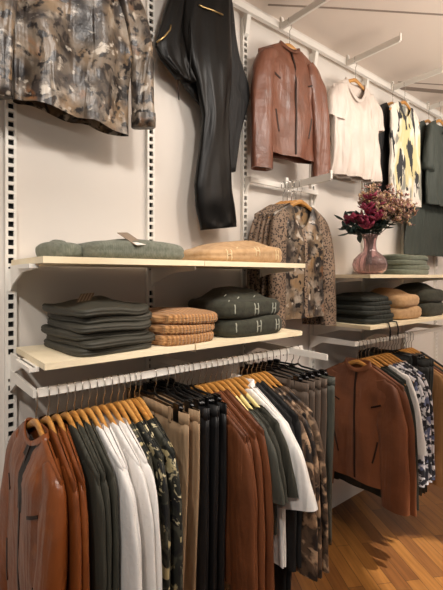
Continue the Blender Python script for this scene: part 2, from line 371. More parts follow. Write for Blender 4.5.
# ------------------------------------------------------------------ garments
def sgp(x, p): return math.copysign(abs(x) ** p, x)
def sm(x): x = max(0, min(1, x)); return x * x * (3 - 2 * x)
class Garment:
    """u: across, n: thickness (front is -n), z up; hangs from the neck of its hanger at the origin"""
    def __init__(s, L, hs=0.205, hh=0.22, tf=0.012, tb=0.012, nw=0.08, nf=0.05, nb=0.012, amp=0.003, kf=40, seed=0, waist=0.0, hemc=0.0, hemslope=0.0, nramp=5.0):
        s.__dict__.update(locals())
    def P(s, t, v):
        c, sn = math.cos(t), math.sin(t); u0 = sgp(c, 0.9); th = s.tf if sn < 0 else s.tb
        us = s.hs * u0
        if abs(us) < s.nw:
            d = s.nf if sn < 0 else s.nb
            zt = hz(s.nw) + 0.008 - d * (1 - (us / s.nw) ** 2)
        else: zt = hz(us) + 0.008
        hw = s.hs + (s.hh - s.hs) * v - s.waist * math.exp(-((v - 0.5) / 0.2) ** 2)
        u = hw * u0
        t0 = min(th, 0.0105); tt = t0 + (th - t0) * sm(v * s.nramp)
        n = tt * sgp(sn, 0.6)
        if abs(us) > s.nw: n *= min(1, 0.15 + (v / 0.012) ** 0.55)
        zb = -s.L - s.hemc * (1 - u0 * u0) - s.hemslope * u0
        z = zt + (zb - zt) * v
        e = sm(v * 4)
        w = noise.noise(Vector((u * 7 + s.seed * 3.1, v * 2.2, s.seed)))
        n += s.amp * e * math.sin(s.kf * u + s.seed * 1.7 + 2.4 * w + (0.6 if sn > 0 else 0)) * (0.5 + 0.5 * v)
        n += s.amp * 0.9 * e * noise.noise(Vector((u * 16, z * 9, s.seed * 2.3)))
        return Vector((u, n, z))
    def torso(s, root, mats, name='body', gap=None, NT=56, NV=26):
        m = MB(); rings = []
        for i in range(NV + 1):
            v = (0, .004, .012, .03)[i] if i < 4 else .03 + .97 * ((i - 3) / (NV - 3))
            rings.append([s.P(2 * math.pi * j / NT, v) for j in range(NT)])
        m.loft(rings)
        return m.build(name, mats, root)
    def strip(s, root, mats, pts, w, name, off=0.002):
        """a raised band running over the front through (t, v) points"""
        m = MB(); P = []
        for i in range(len(pts) - 1):
            for q in range(6): P.append((pts[i][0] + (pts[i + 1][0] - pts[i][0]) * q / 6, pts[i][1] + (pts[i + 1][1] - pts[i][1]) * q / 6))
        P.append(pts[-1]); rows = []
        C = [s.P(*p) for p in P]
        for i, c in enumerate(C):
            d = (C[min(i + 1, len(C) - 1)] - C[max(i - 1, 0)]).normalized(); sd = d.cross(Vector((0, 1, 0)))
            sd = sd.normalized() if sd.length > 1e-6 else Vector((1, 0, 0))
            a, b = c + sd * w / 2, c - sd * w / 2
            o = Vector((0, -off, 0)); i_ = Vector((0, 0.002, 0))
            rows.append([a + i_, a + o, b + o, b + i_])
        m.loft(rows, 0, True, True, True)
        return m.build(name, mats, root, False)
    def collar(s, root, mats, h=0.035, out=0.006, inner=None):
        m = MB(); N = 40; r0, r1, r2 = [], [], []
        for j in range(N):
            a = 2 * math.pi * j / N; u = s.nw * 1.0 * math.cos(a); sn = math.sin(a)
            d = (s.nf if sn < 0 else s.nb)
            z = hz(s.nw) + 0.006 - d * (1 - (u / s.nw) ** 2)
            th = (0.0115) + 0.010 * abs(sn)
            n = th * sgp(sn, .6)
            r0.append((u * 1.06, n * 1.1, z - 0.006)); r1.append((u * 0.93, n * 1.15 + out * sn, z + h * (0.75 + 0.25 * sn))); r2.append((u * 0.88, n * 0.9 + out * sn, z + h * (0.75 + 0.25 * sn) - 0.002))
        r3 = [(p[0] * 0.95, p[1] * 0.75, p[2]) for p in r0]
        m.loft([r0, r1, r2, r3]); return m.build('collar', mats, root)
    def sleeve(s, side, root, mats, length=0.56, a0=0.062, a1=0.042, b0=0.012, b1=0.014, flare=0.02, dn=0.0, short=False, seed=0, cuff=None, bend=0.0):
        m = MB(); zs = hz(s.hs) + 0.004
        h_ = s.hs; k0 = a0 - 0.022
        st = [(h_ - 0.085, 0, hz(h_ - 0.085) - 0.030), (h_ - k0 - 0.012, dn * .2, hz(h_ - 0.03) - 0.052)]
        if short: path = st + [(h_ - k0 + flare * .55, dn * .5, zs - 0.45 * length - 0.02), (h_ - k0 + flare, dn, zs - length - 0.02)]
        else: path = st + [(h_ - k0 + 0.004 + flare * .4, dn * .5, zs - 0.26 * length), (h_ - k0 + flare * .85, dn * .9, zs - 0.58 * length), (h_ - k0 + flare + bend, dn, zs - length - 0.03)]
        P = [Vector(p) for p in path]
        pts = []; n = 22
        for i in range(n + 1):           # Catmull-Rom through the path
            f = i / n * (len(P) - 1); k_ = min(int(f), len(P) - 2); q = f - k_
            p0, p1, p2, p3 = P[max(k_ - 1, 0)], P[k_], P[k_ + 1], P[min(k_ + 2, len(P) - 1)]
            pts.append(0.5 * ((2 * p1) + (p2 - p0) * q + (2 * p0 - 5 * p1 + 4 * p2 - p3) * q * q + (3 * p1 - p0 - 3 * p2 + p3) * q ** 3))
        rings = []; NS = 22
        for i, p in enumerate(pts):
            d = (pts[min(i + 1, n)] - pts[max(i - 1, 0)]); d.y = 0; d.normalize(); nu = Vector((-d.z, 0, d.x))
            q = i / n; a = a0 + (a1 - a0) * q; bb = b0 + (b1 - b0) * q
            if q < 0.3: a *= 0.48 + 0.52 * sm(q / 0.3)
            ring = []
            for j in range(NS):
                th = 2 * math.pi * j / NS
                cx, cy = sgp(math.cos(th), .85), sgp(math.sin(th), .8)
                wob = 1 + 0.10 * noise.noise(Vector((th * 1.2 + seed, q * 6, s.seed + side * 5))) + 0.03 * math.sin(q * 26 + th * 2 + s.seed) * sm(q * 3) * (0.5 if not short else 0.2)
                r = p + nu * a * cx * wob + Vector((0, bb * cy * wob, 0))
                r.y += s.amp * 0.6 * math.sin(r.x * 55 + s.seed + side) * sm(q * 3)
                ring.append((r.x * side, r.y, r.z))
            rings.append(ring)
        cc = sum((Vector(x) for x in rings[-1]), Vector()) / NS
        m.loft(rings, 0, True, True, False)
        m.loft([rings[-1], [tuple(cc + (Vector(x) - cc) * 0.86) for x in rings[-1]], [tuple(cc + (Vector(x) - cc) * 0.8 + Vector((0, 0, 0.03))) for x in rings[-1]]], 0, True, False, True)
        o = m.build('sleeve', mats, root)
        if cuff:
            m = MB(); last = [Vector(x) for x in rings[-1]]; c = sum(last, Vector()) / NS; dz = Vector((0, 0, -0.035)); up = [Vector(x) for x in rings[-2]]
            g_ = 1.05
            m.loft([[c + (x - c) * g_ + Vector((0, 0, 0.012)) for x in last], [c + (x - c) * (g_ * 1.02) + Vector((0, 0, -0.012)) for x in last], [c + (x - c) * g_ + dz for x in last]], 0, True, False, True)
            m.build('cuff', cuff, root)
        return o

def jacket(name, loc, rz, matl, seed, label, cat='jacket', group=None, L=0.60, tf=0.012, tb=0.011, zipm=None, front=False, **kw):
    root = empty(name, loc, rz); tag(root, label, cat, group)
    g = Garment(L, kw.get('hs', 0.245), kw.get('hh', 0.25), tf, tb, nw=kw.get('nw', 0.075 if front else 0.06), nf=0.03, nb=0.008, amp=kw.get('amp', 0.003), kf=34, seed=seed, waist=0.012)
    g.torso(root, matl)
    if front: g.collar(root, matl, kw.get('ch', 0.030), -0.002)
    for sd in (-1, 1):
        g.sleeve(sd, root, matl, kw.get('sl', 0.56), kw.get('sa', 0.066), kw.get('sa1', 0.055), kw.get('sb', 0.012), kw.get('sb1', 0.014), kw.get('flare', 0.03), kw.get('dn', 0.0), seed=seed * 3 + sd)
    if front:
        hp = -math.pi / 2
        g.strip(root, M['zip_dark'], [(hp, 0.0), (hp, 0.98)], 0.010, 'zip', 0.003)
        if kw.get('open'):
            g.strip(root, M['lining'], [(hp + 0.10, 0.0), (hp + 0.06, 0.09)], 0.085, 'lining', 0.0015)
            g.strip(root, M['lining'], [(hp + 0.06, 0.07), (hp + 0.02, 0.34)], 0.045, 'lining', 0.0020)
        for s_ in (-1, 1):
            g.strip(root, zipm or M['zip_dark'], [(hp + s_ * 0.42, 0.33), (hp + s_ * 0.72, 0.26)], 0.008, 'chest_zip', 0.0025)
            g.strip(root, zipm or M['zip_dark'], [(hp + s_ * 0.45, 0.80), (hp + s_ * 0.62, 0.60)], 0.008, 'pocket_zip', 0.0025)
    return root

def top(name, loc, rz, matl, seed, label, cat='top', group=None, L=0.6, sleeve='short', smat=None, hs=0.2, hh=0.225, nw=0.095, nf=0.05, amp=0.004, kf=42, tf=0.011, tb=0.011, sl=0.17, flare=0.05, sa=0.062, sa1=0.06, sb=0.011, sb1=0.013, cuff=None, collar=None, hemc=0.0, dn=0.0, bend=0.0, hemslope=0.0, body=None, trim=None):
    root = empty(name, loc, rz); tag(root, label, cat, group)
    g = Garment(L, hs, hh, tf, tb, nw, nf, 0.012, amp, kf, seed, hemc=hemc, hemslope=hemslope)
    g.torso(root, matl)
    if sleeve:
        for sd in (-1, 1): g.sleeve(sd, root, smat or matl, sl, sa, sa1, sb, sb1, flare, dn, sleeve == 'short', seed + sd, cuff, bend)
    if collar: g.collar(root, collar, 0.022, 0.002)
    if trim:
        g.strip(root, trim, [(-math.pi / 2, 0.0), (-math.pi / 2, 0.98)], 0.022, 'button_band', 0.002)
    return root

def trousers(name, loc, rz, matl, seed, label, group=None, L=0.75, hw=0.175, th=0.0105, hem=0.11, flare=0.0):
    """hung by the waistband from the clips"""
    root = empty(name, loc, rz); tag(root, label, 'trousers', group); z0 = -0.026
    m = MB(); rr = []
    for dz, e in ((0.0, 0.0), (0.0, 0.0012), (-0.036, 0.0016), (-0.037, 0.0)):
        rr.append([(sgp(math.cos(a), .5) * (hw + e), sgp(math.sin(a), .8) * (th * .75 + e) + 0.002 * math.sin(14 * math.cos(a) + seed), z0 + dz) for a in [2 * math.pi * j / 40 for j in range(40)]])
    m.loft(rr); m.build('waistband', matl, root)
    for s_ in (-1, 1):
        m = MB(); rings = []; n = 22
        for i in range(n + 1):
            v = i / n; z = z0 - 0.034 - (L - 0.034) * v
            inner = 0.0015; outer = hw - (hw - inner - 2 * hem) * sm(v * 1.2) if hem * 2 < hw else hw + (2 * hem - hw) * sm(v) * 0
            cx = (inner + outer) / 2; a = (outer - inner) / 2; ring = []
            for j in range(28):
                t = 2 * math.pi * j / 28; u = cx + a * sgp(math.cos(t), .75)
                nn = th * sgp(math.sin(t), .7) * (0.75 + 0.25 * sm(v * 4)) + 0.003 * sm(v * 3) * math.sin(u * 60 + seed * 2 + 2 * noise.noise(Vector((u * 9, v * 2, seed))))
                ring.append((s_ * u, nn, z - (0.006 * math.cos(t) if i == n else 0)))
            rings.append(ring)
        m.loft(rings, 0, True, True, True); m.build('trouser_leg', matl, root)
    for s_ in (-0.55, 0.55):
        m = MB()
        m.box(s_ * hw - 0.006, s_ * hw + 0.006, -th * .75 - 0.005, -th * .75 + 0.001, z0 - 0.042, z0 + 0.003)
        m.build('belt_loop', matl, root, False)
    return root
SIDE = R(-90)      # hangers across the rail, fronts towards -X

# ---- near rail
ZN = ZR - 0.074
ORD = ['first', 'second', 'third', 'fourth', 'fifth', 'sixth', 'seventh']
HL = {'hangers on the near rail': 0.074, 'hangers on the far rail': 0.086, 'hangers on the short arm': 0.088, 'hangers on the high arms': 0.118}
def hung(X, kind, phrase, builder, z=ZN, y=YB, rz=None, hgroup='hangers on the near rail'):
    if rz is None: rz = SIDE + R(2.0 * math.sin(X * 171))
    x = X - (0.028 if hgroup == 'hangers on the far rail' else 0); place_hanger(kind, (x, y, z), rz, {'wood': 'wooden', 'pale': 'pale ended wooden', 'clip': 'black clip'}[kind] + ' hanger holding the ' + phrase, hgroup, HL[hgroup])
    builder((x, y, z), rz, phrase)

# brown leather jackets
hung(0.004, 'wood', 'tan leather jacket at the near end, its zip front showing',
     lambda l, r, p: jacket('leather_jacket', l, r, M['leather'], 1, p, group='tan leather jackets on the near rail', front=True, tf=0.045, tb=0.009, sb=0.020, sb1=0.030, flare=0.02, dn=-0.028, amp=0.006, open=True, nw=0.085, ch=0.012, hs=.205, hh=.225, sa=.058, sa1=.056))
for i, X in enumerate((0.036, 0.062)):
    hung(X, 'wood', 'tan leather jacket, %s behind the zip front one' % ORD[i],
         lambda l, r, p, i=i: jacket('leather_jacket', l, r, M['leather'], 2 + i, p, group='tan leather jackets on the near rail', sb=0.012, sb1=0.014, flare=0.02, hs=.225, hh=.235))
for i, X in enumerate((0.088, 0.109, 0.130)):
    hung(X, 'wood', '%s dark olive blouse after the tan jackets' % ORD[i],
         lambda l, r, p, i=i: top('blouse', l, r, M['green_dark'], 5 + i, p, 'blouse', 'dark olive blouses', L=0.62, sleeve='long', sl=0.58, sa=0.055, sa1=0.05, flare=0.012, sb=0.010, sb1=0.012, hs=.225, hh=.225, nw=0.06))
for i, X in enumerate((0.152, 0.175, 0.198, 0.222)):
    hung(X, 'wood', '%s white broderie blouse after the dark olive blouses' % ORD[i],
         lambda l, r, p, i=i: top('blouse', l, r, M['white_lace'], 9 + i, p, 'blouse', 'white broderie blouses', L=0.50, sleeve='long', sl=0.42, sa=0.06, sa1=0.085, flare=0.045, sb=0.011, sb1=0.013, hs=.225, hh=.24, nw=0.085, nf=0.06))
for i, X in enumerate((0.245, 0.264, 0.283, 0.302, 0.320)):
    hung(X, 'wood', '%s dark camo print blouse after the white broderie blouses' % ORD[i],
         lambda l, r, p, i=i: top('blouse', l, r, M['camo'], 14 + i, p, 'blouse', 'dark camo print blouses', L=0.66, sleeve='long', sl=0.52, sa=0.055, sa1=0.05, flare=0.02, sb=0.0095, sb1=0.011, hs=.225, hh=.225, nw=0.10, nf=0.06))
for i, X in enumerate((0.376, 0.422)):
    hung(X, 'clip', '%s beige trousers next to the camo print blouses' % ('outer', 'inner')[i],
         lambda l, r, p, i=i: trousers('trousers', l, r, M['beige'], 20 + i, p, 'beige trousers', L=0.80, hw=0.19, hem=0.08))
for i, X in enumerate((0.450, 0.469, 0.488, 0.507, 0.526)):
    hung(X, 'clip', '%s black trousers after the beige trousers' % ORD[i],
         lambda l, r, p, i=i: trousers('trousers', l, r, M['black_denim'], 23 + i, p, 'black trousers on the near rail', L=0.85, hw=0.185, hem=0.085, th=0.0095))
for i, X in enumerate((0.556, 0.582, 0.608, 0.634)):
    hung(X, 'wood', '%s rust brown suede jacket after the black trousers' % ORD[i],
         lambda l, r, p, i=i: jacket('suede_jacket', l, r, M['leather_suede'], 30 + i, p, group='rust brown suede jackets', L=0.62, sb=0.012, sb1=0.014, flare=0.03))
for i, X in enumerate((0.660, 0.685, 0.710)):
    hung(X, 'pale', '%s charcoal short sleeved top after the suede jackets' % ORD[i],
         lambda l, r, p, i=i: top('short_sleeved_top', l, r, M['green_grey'] if i == 0 else M['green_dark'], 36 + i, p, 'top', 'charcoal short sleeved tops', L=0.5, hs=0.235, hh=.23, nw=0.165, nf=0.03, sl=0.21, flare=0.06, sa=0.06, sa1=0.07, sb=0.0115, sb1=0.014))
for i, X in enumerate((0.738, 0.764)):
    hung(X, 'wood', '%s white short sleeved shirt after the charcoal tops' % ORD[i],
         lambda l, r, p, i=i: top('shirt', l, r, M['white'], 40 + i, p, 'shirt', 'white short sleeved shirts', L=0.62, hs=.235, hh=.24, nw=0.07, sl=0.25, flare=0.11, sa=0.07, sa1=0.085, sb=0.013, sb1=0.018, collar=M['white'] if i else None))
for i, X in enumerate((0.792, 0.816)):
    hung(X, 'wood', '%s long black dress after the white shirts' % ORD[i],
         lambda l, r, p, i=i: top('dress', l, r, M['black_fabric'], 44 + i, p, 'dress', 'long black dresses', L=0.84, sleeve='long', sl=0.5, flare=0.004, sa=0.055, sa1=0.045, hh=0.20, hs=.235, nw=0.06))
for i, X in enumerate((0.842, 0.868, 0.894)):
    hung(X, 'wood', '%s tan and black brushed print blouse after the black dresses' % ORD[i],
         lambda l, r, p, i=i: top('blouse', l, r, M['brush'], 47 + i, p, 'blouse', 'tan and black print blouses', L=0.64, sleeve='long', sl=0.52, hs=.24, flare=0.05, sa=0.058, sa1=0.055))
for i, X in enumerate((0.930, 0.972, 1.014, 1.056)):
    hung(X, 'clip', '%s taupe trousers after the brushed print blouses' % ORD[i],
         lambda l, r, p, i=i: trousers('trousers', l, r, M['grey_brown'], 52 + i, p, 'taupe trousers', L=0.66, hw=0.19, hem=0.085, th=0.014))
hung(1.098, 'clip', 'grey green trousers at the far end of the near rail',
     lambda l, r, p: trousers('trousers', l, r, M['green_grey'], 57, p, None, L=0.68, hw=0.195, hem=0.09, th=0.016))

# ---- far rail
ZF = ZR2 - 0.086; HG = 'hangers on the far rail'
hung(1.590, 'wood', 'brown suede jacket facing out at the start of the far rail',
     lambda l, r, p: jacket('suede_jacket', l, r, M['leather_suede'], 61, p, group='brown jackets on the far rail', front=True, tf=0.03, tb=0.010, sb=0.018, sb1=0.026, sa=.078, sa1=.068, hs=.205, hh=.205, flare=0.055, dn=-0.012, amp=0.006, L=0.615), z=ZF, hgroup=HG)
hung(1.622, 'wood', 'brown suede jacket directly behind the facing jacket',
     lambda l, r, p: jacket('suede_jacket', l, r, M['leather_suede'], 62, p, group='brown jackets on the far rail', L=0.585, sb=0.012, sb1=0.014, flare=0.05, hs=.225), z=ZF, hgroup=HG)
for i, X in enumerate((0.662, 0.694)):
    hung(1 + X, 'wood', '%s bottle green blouse behind the brown suede jackets' % ('outer', 'inner')[i],
         lambda l, r, p, i=i: top('blouse', l, r, M['green_bottle'], 63 + i, p, 'blouse', 'bottle green blouses', L=0.70, sleeve='long', sl=0.58, flare=0.05, sa=0.06, sa1=0.05), z=ZF, hgroup=HG)
hung(1.745, 'wood', 'white lace blouse on the far rail',
     lambda l, r, p: top('blouse', l, r, M['white_lace'], 66, p, 'blouse', None, L=0.5, sleeve='short', sl=0.34, flare=0.05, sa=0.065, sa1=0.07, sb=0.013, sb1=0.016), z=ZF, hgroup=HG)
for i, X in enumerate((1.785, 1.82, 1.855, 1.89)):
    hung(X, 'wood', '%s black and white leaf print blouse behind the white lace' % ORD[i],
         lambda l, r, p, i=i: top('blouse', l, r, M['bluefloral'], 67 + i, p, 'blouse', 'black and white leaf print blouses', L=0.6, sleeve='long', sl=0.5, flare=0.03, sa=0.06, sa1=0.06), z=ZF, hgroup=HG)
for i, X in enumerate((1.925, 1.955, 1.985)):
    hung(X, 'clip', '%s dark denim jeans after the leaf print blouses' % ORD[i],
         lambda l, r, p, i=i: trousers('jeans', l, r, M['denim'], 70 + i, p, 'dark denim jeans', L=0.72, hw=0.205, hem=0.085), z=ZF, hgroup=HG)
for i, (X, mt, nm) in enumerate(((2.03, 'camel', 'camel'), (2.062, 'leather', 'tan leather'), (2.094, 'green_dark', 'dark olive'), (2.126, 'camel', 'second camel'), (2.158, 'black_fabric', 'black'))):
    hung(X, 'wood', nm + ' long sleeved jacket beyond the denim jeans',
         lambda l, r, p, i=i, mt=mt: jacket('long_sleeved_jacket', l, r, M[mt], 74 + i, p, group='jackets beyond the denim jeans', L=0.58, sb=0.014, sb1=0.016, flare=0.015), z=ZF, hgroup=HG)

# ---- leopard blouses on the mid arm
ZM = 1.880 - 0.088
for i in range(5):
    y = -0.150 + 0.020 * i - (0.0 if i else 0.004)
    pos = ('front one with a floral panel', 'second', 'third', 'fourth', 'last, next to the wall')[i]
    ph = 'leopard blouse on the short arm, ' + pos
    hung(1.29 - 0.010 * i, 'wood', ph,
         lambda l, r, p, i=i: top('blouse', l, r, M['floral'] if i == 0 else M['leopard'], 80 + i, p, 'blouse', 'leopard print blouses on the short arm', L=0.60, sleeve='long', smat=M['leopard'], sl=0.52, flare=0.035, sa=0.058, sa1=0.048, sb=0.012 if i else 0.02, sb1=0.012 if i else 0.03, nw=0.08, nf=0.12 if i == 0 else 0.03, hh=0.215, tf=0.012 if i else 0.03, tb=0.009, amp=0.0045, trim=M['leopard'] if i == 0 else None, dn=-0.0 if i else -0.02),
         z=ZM, y=y, rz=0.0, hgroup='hangers on the short arm')

# ---- facing garments on the high arms
ZH = ZA + 0.03 - 0.118; HH = 'hangers on the high arms'
hung(0.175, 'wood', 'watercolour floral blouse above the sage green knit',
     lambda l, r, p: top('blouse', l, r, M['floral'], 90, p, 'blouse', None, L=0.645, sleeve='long', sl=0.47, flare=0.062, sa=0.05, sa1=0.036, sb=0.03, sb1=0.028, hh=0.188, tf=0.035, tb=0.03, amp=0.018, kf=38, hemslope=0.02, cuff=M['floral'], dn=-0.03), z=ZH, y=-0.12, rz=R(-4), hgroup=HH)
hung(1.245, 'wood', 'chestnut leather jacket high on the wall',
     lambda l, r, p: jacket('leather_jacket', l, r, M['leather_red'], 91, p, front=True, tf=0.04, tb=0.03, sb=0.035, sb1=0.034, flare=0.04, amp=0.009, L=0.585, dn=-0.02, hs=.20, hh=.205, nw=.068, sl=.54, ch=.02), z=ZH, y=-0.12, rz=R(-6), hgroup=HH)
hung(1.82, 'wood', 'ivory satin top between the chestnut jacket and yellow print',
     lambda l, r, p: top('satin_top', l, r, M['ivory'], 92, p, 'top', None, L=0.60, sleeve='short', sl=0.17, flare=0.035, sa=0.07, sa1=0.062, sb=0.03, sb1=0.035, tf=0.035, tb=0.03, amp=0.017, kf=58, hh=0.235, nw=0.095, nf=0.11, collar=M['ivory']), z=ZH, y=-0.12, rz=R(-4), hgroup=HH)
hung(2.30, 'wood', 'sheer black top behind the yellow leaf print top',
     lambda l, r, p: top('sheer_top', l, r, M['black_fabric'], 93, p, 'top', None, L=0.74, sleeve='short', sl=0.24, flare=0.04, sa=0.065, sa1=0.06, sb=0.014, sb1=0.02, tf=0.012, tb=0.012, amp=0.006, hh=0.22), z=ZH, y=-0.09, rz=0, hgroup=HH)
hung(2.345, 'wood', 'yellow leaf print top facing out high on the wall',
     lambda l, r, p: top('printed_top', l, r, M['leafprint'], 94, p, 'top', None, L=0.70, sleeve=None, tf=0.03, tb=0.012, amp=0.008, kf=50, hs=0.185, hh=0.20, nf=0.09, nw=0.075), z=ZH, y=-0.150, rz=0, hgroup=HH)
hung(2.86, 'wood', 'grey green blouse with rolled sleeves at the far end',
     lambda l, r, p: top('blouse', l, r, M['green_dress'], 95, p, 'blouse', None, L=0.66, sleeve='short', sl=0.27, flare=0.04, sa=0.075, sa1=0.06, sb=0.03, sb1=0.035, tf=0.03, tb=0.012, amp=0.010, kf=50, hh=0.235, cuff=M['green_dress'], nf=0.09), z=ZH, y=-0.155, rz=0, hgroup=HH)
hung(2.80, 'wood', 'long grey green dress behind the rolled sleeve blouse',
     lambda l, r, p: top('dress', l, r, M['green_dress'], 96, p, 'dress', None, L=1.02, sleeve=None, tf=0.012, tb=0.012, amp=0.011, kf=70, hs=0.2, hh=0.36), z=ZH, y=-0.10, rz=0, hgroup=HH)

# ---- black coated trousers hung askew on the wall, puffed from their outline
def unproj_y(px, py, y):
    dx = (px - 221.5) / 409; dz = -(py - 276) / 409
    f = Vector((math.sin(R(38.85)), math.cos(R(38.85)), 0)); r = Vector((math.cos(R(38.85)), -math.sin(R(38.85)), 0))
    d = f + r * dx + Vector((0, 0, dz)); t = (y + 1.5) / d.y
    return Vector((-0.305, -1.5, 1.4)) + d * t
def limb(sections, yc, th, matl, name, parent, seed):
    """sections: pairs of pixel edges (left, right) down the limb; each becomes a full oval ring of cloth"""
    m = MB(); rings = []; n = len(sections); K = 5
    ex = []
    for i in range(n - 1):
        for q in range(K):
            f = q / K; ex.append([sections[i][j] + (sections[i + 1][j] - sections[i][j]) * f for j in range(4)] + [i + f])
    ex.append(list(sections[-1]) + [n - 1])
    for e in ex:
        A = unproj_y(e[0], e[1], yc); B = unproj_y(e[2], e[3], yc); c = (A + B) / 2; h = (B - A) / 2; ring = []
        for j in range(32):
            t = 2 * math.pi * j / 32; s_ = sgp(math.cos(t), .85)
            y = -th * sgp(math.sin(t), .75)
            y += 0.010 * noise.noise(Vector((s_ * 2.2, e[4] * 0.7, seed))) + 0.004 * math.sin(s_ * 9 + e[4] * 1.3 + seed)
            p = c + h * s_; ring.append((p.x, p.y + y, p.z))
        rings.append(ring)
    m.loft(rings, 0, True, True, True); o = m.build(name, matl, parent)
    return o
P0 = unproj_y(205, 0, -0.08)
tr = empty('coated_trousers', (0, 0, 0)); tag(tr, 'shiny black coated trousers with gold zips hung askew on the wall', 'trousers')
limb([(178, -30, 228, -40), (166, 5, 232, -5), (156, 40, 236, 35), (165, 62, 240, 60), (186, 90, 247, 84), (205, 110, 249, 98), (216, 128, 246, 112), (220, 150, 240, 135), (224, 172, 234, 172)], -0.055, 0.025, M['black_fabric'], 'rear_leg', tr, 3)
limb([(188, -28, 226, -40), (184, 2, 229, -4), (182, 30, 230, 25), (186, 55, 232, 55), (196, 85, 230, 85), (203, 115, 228, 115), (200, 150, 228, 150), (195, 185, 231, 185), (196, 205, 234, 205), (199, 222, 236, 222), (201, 230, 235, 227)], -0.095, 0.028, M['black_leather'], 'front_leg', tr, 8)
limb([(176, -25, 187, -28), (165, 8, 186, 2), (155, 44, 184, 40), (160, 58, 188, 62), (176, 78, 196, 84)], -0.085, 0.018, M['black_leather'], 'hip_panel', tr, 5)
def strand(pix, y, r, matl, name, parent):
    m = MB(); m.tube([unproj_y(a, c, y) for a, c in pix], r, 8); return m.build(name, matl, parent)
strand([(199, 5), (203, 7), (212, 10), (223, 15)], -0.128, 0.0035, M['brass'], 'pocket_zip', tr)
strand([(157, 42), (164, 37), (170, 30), (171, 25)], -0.108, 0.0035, M['brass'], 'hip_zip', tr)
strand([(190, 20), (191, 45), (190, 62), (190, 78)], -0.130, 0.003, M['black_leather'], 'drawstring', tr)
strand([(178, 72), (178, 88), (179, 100)], -0.075, 0.0022, M['zip_dark'], 'drawstring', tr)
strand([(156, 46), (162, 56), (172, 66), (178, 72)], -0.108, 0.006, M['black_leather'], 'waistband', tr)
place_hanger('clip', (0.76, -0.065, ZH + 0.01), 0, 'black clip hanger holding the black coated trousers', HH)

